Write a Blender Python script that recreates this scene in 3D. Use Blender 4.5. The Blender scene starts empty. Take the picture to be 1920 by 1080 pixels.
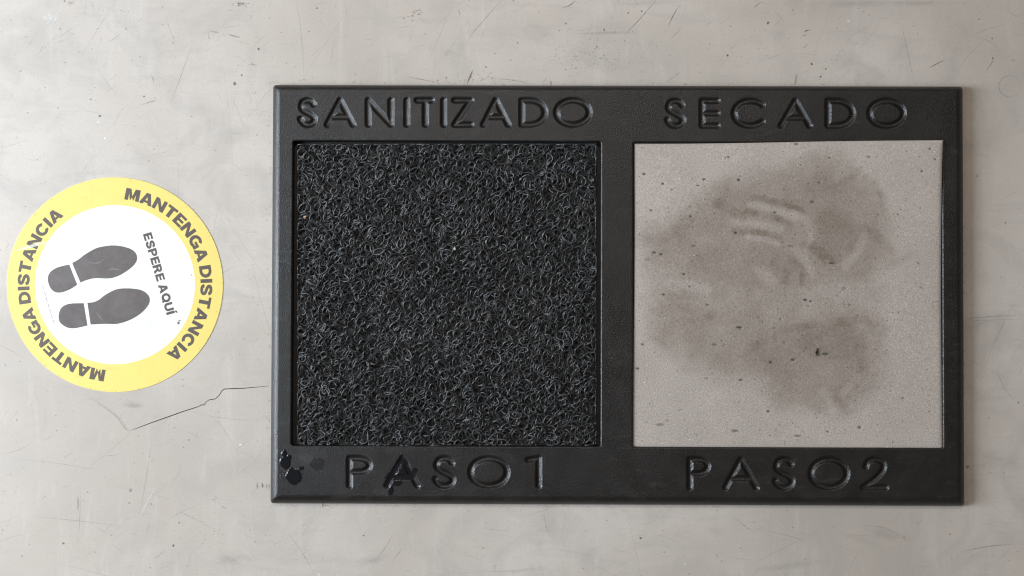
import bpy, math, random
import numpy as np
from mathutils import Vector, geometry

sc = bpy.context.scene
COL = sc.collection
random.seed(7)
rng = np.random.default_rng(7)

# ------------------------------------------------------------------ camera, world, lamps, exposure
S = 0.00065            # metres per photo pixel on the floor
H = 1.75               # camera height
cam = bpy.data.cameras.new('camera')
cam.sensor_width = 36.0
cam.lens = 36.0 * H / (1920 * S)
cam.clip_start = 0.05
cam.clip_end = 100
camo = bpy.data.objects.new('camera', cam)
COL.objects.link(camo)
camo.location = (0, 0, H)
cam.dof.use_dof = True
cam.dof.focus_distance = H - 0.012
cam.dof.aperture_fstop = 4.0
sc.camera = camo

world = bpy.data.worlds.new('World')
sc.world = world
world.use_nodes = True
bg = world.node_tree.nodes['Background']
bg.inputs['Color'].default_value = (1.0, 0.855, 0.72, 1)
bg.inputs['Strength'].default_value = 0.158


def area_lamp(name, loc, target, sx, sy, watts, color):
    L = bpy.data.lights.new(name, 'AREA')
    L.shape = 'RECTANGLE'
    L.size = sx
    L.size_y = sy
    L.energy = watts
    L.color = color
    o = bpy.data.objects.new(name, L)
    COL.objects.link(o)
    o.location = loc
    d = Vector(target) - Vector(loc)
    o.rotation_euler = d.to_track_quat('-Z', 'Y').to_euler()
    return o


# daylight coming through a wide opening to the left of the picture
area_lamp('daylight_lamp', (-2.25, -0.06, 1.25), (0.0, -0.02, 0.55), 0.95, 1.5, 114, (0.825, 0.91, 1.0))
# added blue lamp that gives the floor a cool sheen at the upper left
area_lamp('blue_sheen_lamp', (-1.62, 0.62, 2.5), (-0.6, 0.2, 0.0), 0.45, 0.45, 5.5, (0.45, 0.68, 1.0))
# weak ceiling lamp beyond the top edge
area_lamp('ceiling_lamp', (-0.1, 1.35, 2.4), (0.1, 0.0, 0.0), 0.5, 0.3, 15, (1.0, 0.92, 0.82))

sc.cycles.transparent_max_bounces = 48
sc.cycles.filter_width = 1.2
sc.view_settings.view_transform = 'Standard'
sc.view_settings.look = 'None'
sc.view_settings.exposure = 0.12
sc.view_settings.gamma = 1.0
sc.view_settings.use_curve_mapping = False


# ------------------------------------------------------------------ helpers
def P(px, py, z=0.0):
    """world point at height z that a photo measurement (px, py) corresponds to"""
    k = S * (H - z) / H
    return ((px - 960.0) * k, -(py - 540.0) * k, z)


def PV(px, py, z):
    px = np.asarray(px, float)
    py = np.asarray(py, float)
    z = np.asarray(z, float) + np.zeros_like(px)
    k = S * (H - z) / H
    return np.stack([(px - 960.0) * k, -(py - 540.0) * k, z], -1)


def wloc(o):
    v = Vector((0, 0, 0))
    while o is not None:
        v = v + o.location
        o = o.parent
    return v


def tag(o, label=None, cat=None, group=None, kind=None):
    if label: o['label'] = label
    if cat: o['category'] = cat
    if group: o['group'] = group
    if kind: o['kind'] = kind
    return o


def mesh_obj(name, verts, faces, mat, parent=None, smooth=False, base=None, attrs=None):
    """one mesh object; verts in world metres, moved into its own or its parent's space"""
    verts = np.asarray(verts, float).reshape(-1, 3)
    off = np.array(wloc(parent)) if parent is not None else np.array(base if base is not None else (0, 0, 0))
    me = bpy.data.meshes.new(name)
    v = (verts - off).astype(np.float32)
    if isinstance(faces, np.ndarray):
        nf, n = faces.shape
        me.vertices.add(len(v))
        me.vertices.foreach_set('co', v.ravel())
        me.loops.add(nf * n)
        me.loops.foreach_set('vertex_index', faces.astype(np.int32).ravel())
        me.polygons.add(nf)
        me.polygons.foreach_set('loop_start', np.arange(0, nf * n, n, dtype=np.int32))
        me.update(calc_edges=True)
        me.validate()
    else:
        me.from_pydata([tuple(map(float, q)) for q in v], [], faces)
        me.update()
    if smooth:
        me.polygons.foreach_set('use_smooth', np.ones(len(me.polygons), bool))
    if attrs:
        for k, a in attrs.items():
            at = me.attributes.new(k, 'FLOAT', 'POINT')
            at.data.foreach_set('value', np.asarray(a, np.float32).ravel())
    if mat: me.materials.append(mat)
    o = bpy.data.objects.new(name, me)
    COL.objects.link(o)
    if parent is not None:
        o.parent = parent
    elif base is not None:
        o.location = base
    return o


def empty(name, loc):
    o = bpy.data.objects.new(name, None)
    o.empty_display_size = 0.03
    COL.objects.link(o)
    o.location = loc
    return o


class Geo:
    def __init__(self):
        self.v = []
        self.f = []

    def poly(self, pts):
        n = len(self.v)
        self.v += [tuple(p) for p in pts]
        self.f.append(list(range(n, n + len(pts))))

    def grid(self, rows, closed=False):
        n = len(self.v)
        w = len(rows[0])
        for r in rows: self.v += [tuple(p) for p in r]
        for j in range(len(rows) - 1):
            for i in range(w if closed else w - 1):
                i2 = (i + 1) % w
                self.f.append([n + j * w + i, n + j * w + i2, n + (j + 1) * w + i2, n + (j + 1) * w + i])

    def build(self, name, mat, parent=None, smooth=False, base=None):
        return mesh_obj(name, self.v, self.f, mat, parent, smooth, base)


def vnoise(x, y, cell, seed):
    """smooth value noise on arrays, range 0..1"""
    r = np.random.default_rng(seed)
    G = r.random((256, 256))
    u = x / cell
    v = y / cell
    iu = np.floor(u).astype(int)
    iv = np.floor(v).astype(int)
    fu = u - iu
    fv = v - iv
    fu = fu * fu * (3 - 2 * fu)
    fv = fv * fv * (3 - 2 * fv)
    g = lambda a, b: G[a % 256, b % 256]
    return (g(iu, iv) * (1 - fu) + g(iu + 1, iv) * fu) * (1 - fv) + (g(iu, iv + 1) * (1 - fu) + g(iu + 1, iv + 1) * fu) * fv


def fbm(x, y, cell, seed, octs=4):
    s = 0
    a = 0.5
    t = 0
    for k in range(octs):
        s = s + a * vnoise(x, y, cell / 2 ** k, seed + k)
        t += a
        a *= 0.55
    return s / t


def sstep(a, b, x):
    t = np.clip((x - a) / (b - a), 0, 1)
    return t * t * (3 - 2 * t)


def seg_dist(x, y, pts):
    d = np.full(np.shape(x), 1e9)
    for (ax, ay), (bx, by) in zip(pts[:-1], pts[1:]):
        dx, dy = bx - ax, by - ay
        L = dx * dx + dy * dy + 1e-9
        t = np.clip(((x - ax) * dx + (y - ay) * dy) / L, 0, 1)
        d = np.minimum(d, np.hypot(x - ax - t * dx, y - ay - t * dy))
    return d


def inside(x, y, poly):
    c = np.zeros(np.shape(x), bool)
    n = len(poly)
    for i in range(n):
        x1, y1 = poly[i]
        x2, y2 = poly[(i + 1) % n]
        cond = (y1 > y) != (y2 > y)
        c ^= cond & (x < (x2 - x1) * (y - y1) / ((y2 - y1) if y2 != y1 else 1e-9) + x1)
    return c


def catmull(pts, n=8, closed=False):
    out = []
    m = len(pts)
    rngi = range(m) if closed else range(m - 1)
    for i in rngi:
        g = (lambda k: pts[k % m]) if closed else (lambda k: pts[min(max(k, 0), m - 1)])
        p0, p1, p2, p3 = g(i - 1), g(i), g(i + 1), g(i + 2)
        for k in range(n):
            t = k / n
            out.append(tuple(0.5 * (2 * b + (c - a) * t + (2 * a - 5 * b + 4 * c - d) * t * t + (3 * b - a - 3 * c + d) * t ** 3)
                             for a, b, c, d in zip(p0, p1, p2, p3)))
    if not closed: out.append(tuple(pts[-1]))
    return out


def arc(cx, cy, rx, ry, a0, a1, n=18):
    return [(cx + rx * math.cos(math.radians(a0 + (a1 - a0) * i / n)), cy + ry * math.sin(math.radians(a0 + (a1 - a0) * i / n)))
            for i in range(n + 1)]


def ribbon2d(pts, w):
    """left and right offset lists of a polyline; w may be a list"""
    n = len(pts)
    L, R = [], []
    for i in range(n):
        a = pts[max(i - 1, 0)]
        b = pts[min(i + 1, n - 1)]
        dx, dy = b[0] - a[0], b[1] - a[1]
        l = math.hypot(dx, dy) or 1
        ww = w[i] if isinstance(w, (list, tuple)) else w
        nx, ny = -dy / l * ww / 2, dx / l * ww / 2
        L.append((pts[i][0] + nx, pts[i][1] + ny))
        R.append((pts[i][0] - nx, pts[i][1] - ny))
    return L, R


# ------------------------------------------------------------------ materials
def new_mat(name):
    m = bpy.data.materials.new(name)
    m.use_nodes = True
    nt = m.node_tree
    b = nt.nodes['Principled BSDF']
    return m, nt, b


def N(nt, t, **kw):
    n = nt.nodes.new(t)
    for k, v in kw.items():
        if k in n.inputs.keys() if hasattr(n.inputs, 'keys') else False:
            n.inputs[k].default_value = v
        else:
            setattr(n, k, v)
    return n


def ramp(nt, src, stops):
    r = nt.nodes.new('ShaderNodeValToRGB')
    e = r.color_ramp.elements
    while len(e) < len(stops): e.new(0.5)
    for el, (p, c) in zip(e, stops):
        el.position = p
        el.color = (c, c, c, 1) if isinstance(c, (int, float)) else (*c, 1)
    nt.links.new(src, r.inputs[0])
    return r.outputs[0]


def noise(nt, co, scale, detail=4, rough=0.55, dist=0.0):
    n = nt.nodes.new('ShaderNodeTexNoise')
    n.inputs['Scale'].default_value = scale
    n.inputs['Detail'].default_value = detail
    n.inputs['Roughness'].default_value = rough
    n.inputs['Distortion'].default_value = dist
    nt.links.new(co, n.inputs['Vector'])
    return n.outputs['Fac']


def mapping(nt, co, scale=(1, 1, 1), rot=(0, 0, 0)):
    m = nt.nodes.new('ShaderNodeMapping')
    m.inputs['Scale'].default_value = scale
    m.inputs['Rotation'].default_value = rot
    nt.links.new(co, m.inputs['Vector'])
    return m.outputs[0]


def mixc(nt, fac, a, b, mode='MIX'):
    m = nt.nodes.new('ShaderNodeMix')
    m.data_type = 'RGBA'
    m.blend_type = mode
    for sock, val in ((m.inputs[0], fac), (m.inputs[6], a), (m.inputs[7], b)):
        if isinstance(val, (int, float)):
            sock.default_value = val
        elif isinstance(val, tuple):
            sock.default_value = (*val, 1)
        else:
            nt.links.new(val, sock)
    return m.outputs[2]


def math_(nt, op, a, b=0.0, clamp=False):
    m = nt.nodes.new('ShaderNodeMath')
    m.operation = op
    m.use_clamp = clamp
    for s, v in ((m.inputs[0], a), (m.inputs[1], b)):
        if isinstance(v, (int, float)):
            s.default_value = v
        else:
            nt.links.new(v, s)
    return m.outputs[0]


def bump(nt, bsdf, h, strength, dist):
    b = nt.nodes.new('ShaderNodeBump')
    b.inputs['Strength'].default_value = strength
    b.inputs['Distance'].default_value = dist
    nt.links.new(h, b.inputs['Height'])
    nt.links.new(b.outputs[0], bsdf.inputs['Normal'])


def coords(nt):
    return nt.nodes.new('ShaderNodeTexCoord').outputs['Object']


# polished concrete
M_floor, nt, b = new_mat('polished_concrete')
co = coords(nt)
big = noise(nt, co, 2.6, 4, 0.55, 0.6)
mid = noise(nt, co, 11, 6, 0.62, 1.2)
smear = noise(nt, mapping(nt, co, (5, 26, 1), (0, 0, 0.5)), 2.2, 6, 0.65, 0.8)
smear2 = noise(nt, mapping(nt, co, (24, 4, 1), (0, 0, -0.35)), 2.0, 6, 0.65, 0.8)
fine = noise(nt, co, 420, 3, 0.6)
base = mixc(nt, ramp(nt, big, [(0.36, 0.0), (0.64, 1.0)]), (0.452, 0.400, 0.345), (0.565, 0.513, 0.458))
base = mixc(nt, ramp(nt, mid, [(0.46, 0.0), (0.72, 0.7)]), base, (0.41, 0.375, 0.335))
base = mixc(nt, ramp(nt, smear, [(0.52, 0.0), (0.76, 0.5)]), base, (0.40, 0.37, 0.335))
base = mixc(nt, ramp(nt, smear2, [(0.54, 0.0), (0.78, 0.4)]), base, (0.62, 0.58, 0.535))
pink = noise(nt, co, 3.7, 3, 0.5, 0.3)
base = mixc(nt, ramp(nt, pink, [(0.6, 0.0), (0.74, 0.35)]), base, (0.63, 0.52, 0.43))
base = mixc(nt, ramp(nt, fine, [(0.35, 0.22), (0.65, 0.0)]), base, (0.33, 0.325, 0.315))
pit = nt.nodes.new('ShaderNodeTexVoronoi')
pit.inputs['Scale'].default_value = 95
nt.links.new(co, pit.inputs['Vector'])
sepc = nt.nodes.new('ShaderNodeSeparateColor')
nt.links.new(pit.outputs['Color'], sepc.inputs[0])
pitmask = math_(nt, 'MULTIPLY', math_(nt, 'LESS_THAN', pit.outputs['Distance'], 0.085), math_(nt, 'GREATER_THAN', sepc.outputs[0], 0.90))
base = mixc(nt, math_(nt, 'MULTIPLY', pitmask, 0.45), base, (0.14, 0.13, 0.12))
nt.links.new(base, b.inputs['Base Color'])
rr = ramp(nt, smear, [(0.3, 0.34), (0.7, 0.50)])
nt.links.new(rr, b.inputs['Roughness'])
hh = math_(nt, 'ADD', math_(nt, 'MULTIPLY', fine, 0.5), mid)
bump(nt, b, hh, 0.10, 0.0008)


def rubber(name, base_a, base_b, ra, rb, grain=1.0):
    m, nt, b = new_mat(name)
    co = coords(nt)
    dust = noise(nt, co, 16, 6, 0.68, 0.8)
    dust2 = noise(nt, mapping(nt, co, (3, 9, 1)), 9, 6, 0.7, 1.0)
    c = mixc(nt, ramp(nt, dust, [(0.42, 0.0), (0.74, 0.8)]), base_a, base_b)
    c = mixc(nt, ramp(nt, dust2, [(0.56, 0.0), (0.78, 0.6)]), c, (0.048, 0.048, 0.046))
    v = nt.nodes.new('ShaderNodeTexVoronoi')
    v.inputs['Scale'].default_value = 130
    nt.links.new(co, v.inputs['Vector'])
    s = nt.nodes.new('ShaderNodeSeparateColor')
    nt.links.new(v.outputs['Color'], s.inputs[0])
    sp = math_(nt, 'MULTIPLY', math_(nt, 'LESS_THAN', v.outputs['Distance'], 0.06), math_(nt, 'GREATER_THAN', s.outputs[1], 0.965))
    c = mixc(nt, math_(nt, 'MULTIPLY', sp, 0.7), c, (0.28, 0.26, 0.23))
    nt.links.new(c, b.inputs['Base Color'])
    nt.links.new(ramp(nt, dust, [(0.3, ra), (0.75, rb)]), b.inputs['Roughness'])
    b.inputs['Specular IOR Level'].default_value = 0.62
    vg = nt.nodes.new('ShaderNodeTexVoronoi')
    vg.feature = 'SMOOTH_F1'
    vg.inputs['Scale'].default_value = 900
    nt.links.new(co, vg.inputs['Vector'])
    n2 = noise(nt, co, 900, 2, 0.5)
    h = math_(nt, 'ADD', vg.outputs['Distance'], math_(nt, 'MULTIPLY', n2, 0.6))
    bump(nt, b, h, 0.85 * grain, 0.00045)
    return m


M_rubber = rubber('black_moulded_rubber', (0.0056, 0.0050, 0.0049), (0.0150, 0.0136, 0.0128), 0.33, 0.45)
M_well = rubber('black_tray_rubber', (0.008, 0.008, 0.008), (0.012, 0.012, 0.012), 0.6, 0.7)

M_coil, nt, b = new_mat('black_vinyl_filament')
co = coords(nt)
c = mixc(nt, ramp(nt, noise(nt, co, 14, 4), [(0.35, 0.0), (0.7, 1.0)]), (0.027, 0.0282, 0.0295), (0.044, 0.044, 0.044))
nt.links.new(c, b.inputs['Base Color'])
b.inputs['Roughness'].default_value = 0.36
b.inputs['Specular IOR Level'].default_value = 0.68

# grey foam with ingrained dirt read from the mesh
M_foam, nt, b = new_mat('grey_foam')
co = coords(nt)
at = nt.nodes.new('ShaderNodeAttribute')
at.attribute_name = 'dirt'
ap = nt.nodes.new('ShaderNodeAttribute')
ap.attribute_name = 'pore'
cloud = noise(nt, co, 14, 4, 0.6)
c = mixc(nt, ramp(nt, cloud, [(0.35, 0.0), (0.7, 1.0)]), (0.425, 0.369, 0.325), (0.487, 0.426, 0.378))
gr = noise(nt, co, 620, 2, 0.7)
c = mixc(nt, ramp(nt, gr, [(0.34, 0.55), (0.55, 0.0)]), c, (0.22, 0.205, 0.19))
c = mixc(nt, ramp(nt, gr, [(0.60, 0.0), (0.78, 0.7)]), c, (0.70, 0.68, 0.66))
vs = nt.nodes.new('ShaderNodeTexVoronoi')
vs.inputs['Scale'].default_value = 330
nt.links.new(co, vs.inputs['Vector'])
s = nt.nodes.new('ShaderNodeSeparateColor')
nt.links.new(vs.outputs['Color'], s.inputs[0])
white = math_(nt, 'MULTIPLY', math_(nt, 'LESS_THAN', vs.outputs['Distance'], 0.17), math_(nt, 'GREATER_THAN', s.outputs[0], 0.965))
dark = math_(nt, 'MULTIPLY', math_(nt, 'LESS_THAN', vs.outputs['Distance'], 0.30), math_(nt, 'LESS_THAN', s.outputs[0], 0.03))
c = mixc(nt, math_(nt, 'MULTIPLY', white, 0.8), c, (0.92, 0.91, 0.89))
c = mixc(nt, math_(nt, 'MULTIPLY', at.outputs['Fac'], ramp(nt, noise(nt, co, 260, 4, 0.8), [(0.32, 0.68), (0.66, 1.0)])), c, (0.108, 0.074, 0.043))
c = mixc(nt, math_(nt, 'MULTIPLY', dark, 0.6), c, (0.06, 0.055, 0.05))
c = mixc(nt, ap.outputs['Fac'], c, (0.045, 0.042, 0.04))
nt.links.new(c, b.inputs['Base Color'])
b.inputs['Roughness'].default_value = 0.85
bump(nt, b, gr, 0.45, 0.0007)


def flat_mat(name, col, rough, var=0.06, scale=40, coat=0.0):
    m, nt, b = new_mat(name)
    co = coords(nt)
    n = noise(nt, co, scale, 6, 0.7, 0.5)
    c = mixc(nt, ramp(nt, n, [(0.3, 0.0), (0.75, 1.0)]), tuple(x * (1 - var) for x in col), tuple(min(1, x * (1 + var)) for x in col))
    sp = noise(nt, co, 380, 2, 0.6)
    c = mixc(nt, ramp(nt, sp, [(0.66, 0.0), (0.82, 0.5 * min(1, var * 8))]), c, tuple(min(1, x * 0.5 + 0.25) for x in col))
    nt.links.new(c, b.inputs['Base Color'])
    b.inputs['Roughness'].default_value = rough
    bump(nt, b, noise(nt, co, 24, 3, 0.6), 0.10, 0.002)
    return m


M_yellow = flat_mat('yellow_vinyl', (0.765, 0.62, 0.175), 0.42, 0.03)
M_white = flat_mat('white_vinyl', (0.765, 0.755, 0.75), 0.42, 0.02)
M_ink = flat_mat('faded_black_print', (0.105, 0.085, 0.072), 0.42, 0.16, 60)
M_foot = flat_mat('faded_footprint_print', (0.122, 0.105, 0.098), 0.42, 0.26, 34)
M_edge = flat_mat('vinyl_edge', (0.7, 0.6, 0.2), 0.5, 0.05)
M_crack = flat_mat('dirty_crack', (0.11, 0.10, 0.09), 0.9, 0.2, 200)
M_crumb_o = flat_mat('ochre_crumb', (0.55, 0.40, 0.22), 0.7, 0.2, 600)
M_crumb_w = flat_mat('pale_crumb', (0.70, 0.64, 0.56), 0.7, 0.2, 600)
M_tuft = flat_mat('black_fluff', (0.012, 0.012, 0.014), 0.8, 0.2, 600)
M_drystain = rubber('stained_rubber', (0.009, 0.008, 0.008), (0.014, 0.013, 0.013), 0.60, 0.7)

M_drystain.node_tree.nodes['Principled BSDF'].inputs['Specular IOR Level'].default_value = 0.25
M_wet, nt, b = new_mat('wet_black_film')
co = coords(nt)
c = mixc(nt, noise(nt, co, 120, 3), (0.004, 0.0046, 0.0066), (0.008, 0.009, 0.012))
nt.links.new(c, b.inputs['Base Color'])
b.inputs['Roughness'].default_value = 0.06
bump(nt, b, noise(nt, co, 260, 2, 0.5), 0.22, 0.0005)


def mark_mat(name, col, rough=0.6):
    """surface mark whose opacity is stored per vertex"""
    m, nt, b = new_mat(name)
    a = nt.nodes.new('ShaderNodeAttribute')
    a.attribute_name = 'alpha'
    co = coords(nt)
    br = ramp(nt, noise(nt, co, 300, 4, 0.7), [(0.30, 0.25), (0.62, 1.0)])
    nt.links.new(math_(nt, 'MULTIPLY', a.outputs['Fac'], br), b.inputs['Alpha'])
    b.inputs['Base Color'].default_value = (*col, 1)
    b.inputs['Roughness'].default_value = rough
    return m


M_scratch = mark_mat('scratch_grey', (0.10, 0.098, 0.095))
M_scratch_l = mark_mat('scratch_pale', (0.80, 0.79, 0.77))
M_rust = mark_mat('rust_brown_mark', (0.14, 0.09, 0.06))

# ------------------------------------------------------------------ floor with a real crack in it
crack_lines = [
    ([(250, 805.5), (262, 801), (283, 793), (317, 781), (345, 771), (367, 764), (378, 760)], [1.0, 1.7, 2.2, 2.5, 2.3, 2.1, 1.2]),
    ([(390, 750.5), (396, 749), (404, 748), (411.5, 740.5), (416, 733), (420.5, 729.5), (437, 728.6), (457, 728), (480, 726), (505, 723.5)],
     [1.4, 2.2, 2.0, 2.0, 2.0, 2.3, 2.4, 2.2, 1.5, 0.9]),
    ([(378, 760.5), (381, 758.5), (383.5, 759.5)], [1.5, 2.6, 1.6]),
]
fv = [(-4, -4), (4, -4), (4, 4), (-4, 4)]
fe = [(0, 1), (1, 2), (2, 3), (3, 0)]
crack_polys = []
for pts, w in crack_lines[:2]:
    L, R = ribbon2d(pts, [q * 0.72 for q in w])
    poly = [P(x, y)[:2] for x, y in L + R[::-1]]
    crack_polys.append((L, R, poly))
    n = len(fv)
    fv += poly
    fe += [(n + i, n + (i + 1) % len(poly)) for i in range(len(poly))]
r = geometry.delaunay_2d_cdt([Vector(v) for v in fv], fe, [], 0, 1e-7)
V2, F2 = r[0], r[2]
keep = []
for f in F2:
    cx = sum(V2[i].x for i in f) / len(f)
    cy = sum(V2[i].y for i in f) / len(f)
    if not any(bool(inside(np.array(cx), np.array(cy), poly)) for _, _, poly in crack_polys):
        keep.append(list(f))
floor = mesh_obj('floor', [(v.x, v.y, 0) for v in V2], keep, M_floor)
tag(floor, kind='structure')
for L, R, poly in crack_polys:
    g = Geo()
    mid_ = [((a[0] + c[0]) / 2, (a[1] + c[1]) / 2) for a, c in zip(L, R)]
    g.grid([[P(x, y, 0) for x, y in L], [P(x, y, -0.0016) for x, y in mid_], [P(x, y, 0) for x, y in R]])
    g.build('crack', M_crack, floor)


class Marks:
    """thin worn-in marks on a surface at height z with per-vertex opacity"""
    def __init__(self, z):
        self.z = z
        self.v, self.f, self.a = [], [], []
        self.k = 0

    def zz(self):
        self.k += 1
        return self.z + 0.0000003 * (self.k % 400)

    def line(self, pts, w, a, taper=True):
        n = len(pts)
        ws = [w * (0.35 + 0.65 * math.sin(math.pi * (i + 0.5) / n)) if taper else w for i in range(n)]
        L, R = ribbon2d(pts, ws)
        z = self.zz()
        k = len(self.v)
        for i in range(n):
            al = a * ((0.15 + 0.85 * math.sin(math.pi * (i + 0.5) / n)) if taper else 1)
            self.v += [P(*L[i], z), P(*R[i], z)]
            self.a += [al, al]
        for i in range(n - 1):
            self.f.append([k + 2 * i, k + 2 * i + 1, k + 2 * i + 3, k + 2 * i + 2])

    def spot(self, x, y, rx, ry, a, rot=0.0, soft=False):
        n = 9
        z = self.zz()
        k = len(self.v)
        self.v.append(P(x, y, z))
        self.a.append(a)
        c, s = math.cos(rot), math.sin(rot)
        for i in range(n):
            t = 2 * math.pi * i / n
            q = random.uniform(0.75, 1.2)
            u, w = rx * math.cos(t) * q, ry * math.sin(t) * q
            self.v.append(P(x + u * c - w * s, y + u * s + w * c, z))
            self.a.append(0.0 if soft else a)
        for i in range(n):
            self.f.append([k, k + 1 + i, k + 1 + (i + 1) % n])

    def build(self, name, mat, parent):
        o = mesh_obj(name, self.v, self.f, mat, parent, attrs={'alpha': self.a})
        o['kind'] = 'stuff'
        return o


dk, lt, rs = Marks(0.00006), Marks(0.0012), Marks(0.0022)
dk.z, lt.z, rs.z = 0.00002, 0.00016, 0.00030
named = [  # (points, width, opacity) dark scratches seen in the photograph
    ([(157, 738), (190, 760), (218, 781), (232, 800), (240, 807), (251, 806)], 1.5, 0.55),
    ([(163, 740), (196, 761), (222, 781), (236, 800), (243, 804.5), (268, 810)], 1.0, 0.4),
    ([(362, 80), (340, 140), (318, 200)], 1.2, 0.38), ([(305, 3), (317, 50), (326, 75), (330, 97)], 1.4, 0.25),
    ([(263, 197), (280, 192), (297, 187)], 2.2, 0.4), ([(84, 82), (78, 92), (71, 103)], 1.2, 0.4),
    ([(555, 0), (562, 40), (568, 100), (570, 147)], 1.4, 0.25), ([(0, 279), (25, 271), (50, 263)], 1.6, 0.22),
    ([(940, 0), (908, 37), (877, 73)], 1.2, 0.55), ([(1080, 0), (1074, 6), (1066, 11), (1053, 15)], 2.0, 0.75),
    ([(1230, 0), (1200, 35), (1170, 67)], 1.4, 0.75), ([(1275, 8), (1265, 24), (1258, 38), (1252, 52)], 1.8, 0.75),
    ([(1743, 127), (1758, 119), (1773, 112)], 1.7, 0.95), ([(1865, 108), (1857, 122), (1847, 136)], 1.4, 0.7),
    ([(1687, 27), (1700, 90), (1713, 147)], 1.6, 0.28), ([(1427, 3), (1420, 9), (1413, 15)], 1.6, 0.7),
    ([(1508, 60), (1513, 57), (1519, 57)], 2.6, 0.9), ([(1504, 68), (1509, 66), (1514, 65)], 1.8, 0.7), ([(1506, 90), (1511, 86), (1516, 81)], 1.2, 0.6),
    ([(1822, 67), (1850, 55), (1885, 45)], 1.4, 0.3), ([(1822, 67), (1860, 80), (1880, 108)], 1.2, 0.28),
    ([(0, 852), (32, 845), (65, 828)], 1.2, 0.3), ([(285, 816), (274, 897), (258, 985)], 1.3, 0.28),
    ([(150, 918), (150, 960), (147, 1020)], 1.4, 0.3), ([(51, 967), (140, 976), (232, 987)], 1.2, 0.28),
    ([(288, 1048), (300, 1040), (313, 1029)], 1.8, 0.3), ([(415, 948), (420, 952), (424, 955)], 1.6, 0.6),
    ([(540, 1000), (566, 1035), (590, 1077)], 1.2, 0.4), ([(736, 1002), (722, 1028), (700, 1055)], 1.4, 0.4),
    ([(755, 1027), (745, 1040), (735, 1052)], 1.4, 0.35), ([(1807, 598), (1850, 594), (1920, 590)], 2.0, 0.3),
    ([(1920, 598), (1860, 600), (1812, 602)], 1.4, 0.25), ([(1905, 560), (1875, 620), (1845, 690)], 1.3, 0.28),
    ([(1866, 690), (1885, 730), (1905, 752)], 1.4, 0.3), ([(1800, 1035), (1850, 1025), (1907, 1020)], 2.2, 0.35),
    ([(1610, 985), (1660, 990), (1700, 1012)], 1.3, 0.28), ([(1370, 965), (1395, 985), (1415, 998)], 1.2, 0.35),
    ([(1435, 995), (1480, 1005), (1520, 1018)], 1.2, 0.35), ([(1340, 1038), (1346, 1042), (1344, 1048)], 1.4, 0.5),
    ([(1017, 155), (1022, 150), (1025, 144)], 1.4, 0.5), ([(1255, 76), (1268, 62), (1282, 48)], 1.2, 0.45),
    ([(1239, 160), (1262, 145), (1282, 131)], 1.2, 0.35), ([(830, 112), (845, 88), (870, 60)], 1.0, 0.2),
    ([(858, 17), (862, 24), (862, 30)], 1.4, 0.6), ([(592, 940), (614, 948), (628, 955)], 1.4, 0.4),
    ([(390, 60), (391, 68), (392, 72)], 1.2, 0.5), ([(468, 38), (471, 32), (473, 27)], 1.2, 0.4),
    ([(283, 141), (287, 148), (288, 157)], 1.5, 0.7), ([(463, 226), (500, 175), (511, 168)], 1.2, 0.25),
    ([(182, 126), (200, 155), (218, 176)], 1.2, 0.25), ([(434, 180), (446, 208), (457, 237)], 1.6, 0.2),
    ([(200, 80), (215, 72), (228, 60)], 3.0, 0.18), ([(398, 780), (420, 805), (440, 840)], 1.2, 0.3),
    ([(310, 985), (330, 965), (400, 935)], 1.2, 0.2), ([(328, 955), (370, 975), (405, 995)], 1.2, 0.3),
]
for p, w, a in named: dk.line(catmull(p, 5), w * 0.9, a * 0.8)
for i in range(26):
    t = 2 * math.pi * i / 24
dk.line([(1893 + 20 * math.cos(t / 12 * math.pi), 162 + 20 * math.sin(t / 12 * math.pi)) for t in range(25)], 1.2, 0.4)
dk.line([(1907 + 18 * math.cos(t / 12 * math.pi), 10 + 20 * math.sin(t / 12 * math.pi)) for t in range(3, 14)], 1.2, 0.3)
for (x, y, rx, ry, a) in [(1364, 104, 2.6, 2.6, 0.95), (1522, 120, 2.2, 2.6, 0.9), (1440, 43, 2.4, 3.2, 0.8), (1201, 1009, 2.4, 2.0, 0.95), (119, 1019, 2.6, 2.0, 0.85),
                          (325, 1023, 2.4, 2.4, 0.8), (440, 157, 3.2, 3.2, 0.75), (453, 141, 2.2, 2.0, 0.55), (485, 92, 2.4, 3.2, 0.7), (594, 15, 1.8, 1.6, 0.7),
                          (187, 217.5, 3.0, 2.0, 0.85), (270, 181, 1.8, 1.8, 0.7), (122, 117, 1.3, 1.3, 0.8), (121, 2, 2, 1.5, 0.8), (1061, 44, 1.6, 1.8, 0.85),
                          (1049, 57, 1.8, 1.4, 0.7), (1203, 21, 2, 1.6, 0.85), (1178, 24, 1.4, 1.4, 0.7), (1133, 56, 1.5, 2.4, 0.7), (1539, 144, 2, 2, 0.7),
                          (1548, 129, 2, 1.6, 0.6), (1814, 875, 3.2, 2.8, 0.6), (1860, 72, 1.6, 1.8, 0.6), (336, 980, 1.6, 1.6, 0.7), (242, 943, 1.4, 1.4, 0.6),
                          (283, 945, 1.6, 1.4, 0.7), (682, 1004, 2.6, 1.4, 0.6), (245, 919, 3, 3.4, 0.35), (354, 825, 1.6, 1.6, 0.5), (285, 865, 1.4, 1.3, 0.6),
                          (911, 126, 2, 1.6, 0.5), (958, 113, 1.8, 1.4, 0.5), (1493, 183, 1.4, 1.4, 0.5), (1570, 53, 1.2, 1.2, 0.5), (1618, 22, 1.2, 1.2, 0.5)]:
    dk.spot(x, y, rx, ry, a, random.uniform(-0.4, 0.6))
dk.line([(374, 761), (379, 758.5), (384, 757), (387, 753), (391, 750.2)], 1.6, 0.75, False)
dk.line([(379, 760), (383, 759.5), (386, 757)], 2.0, 0.5)
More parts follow.
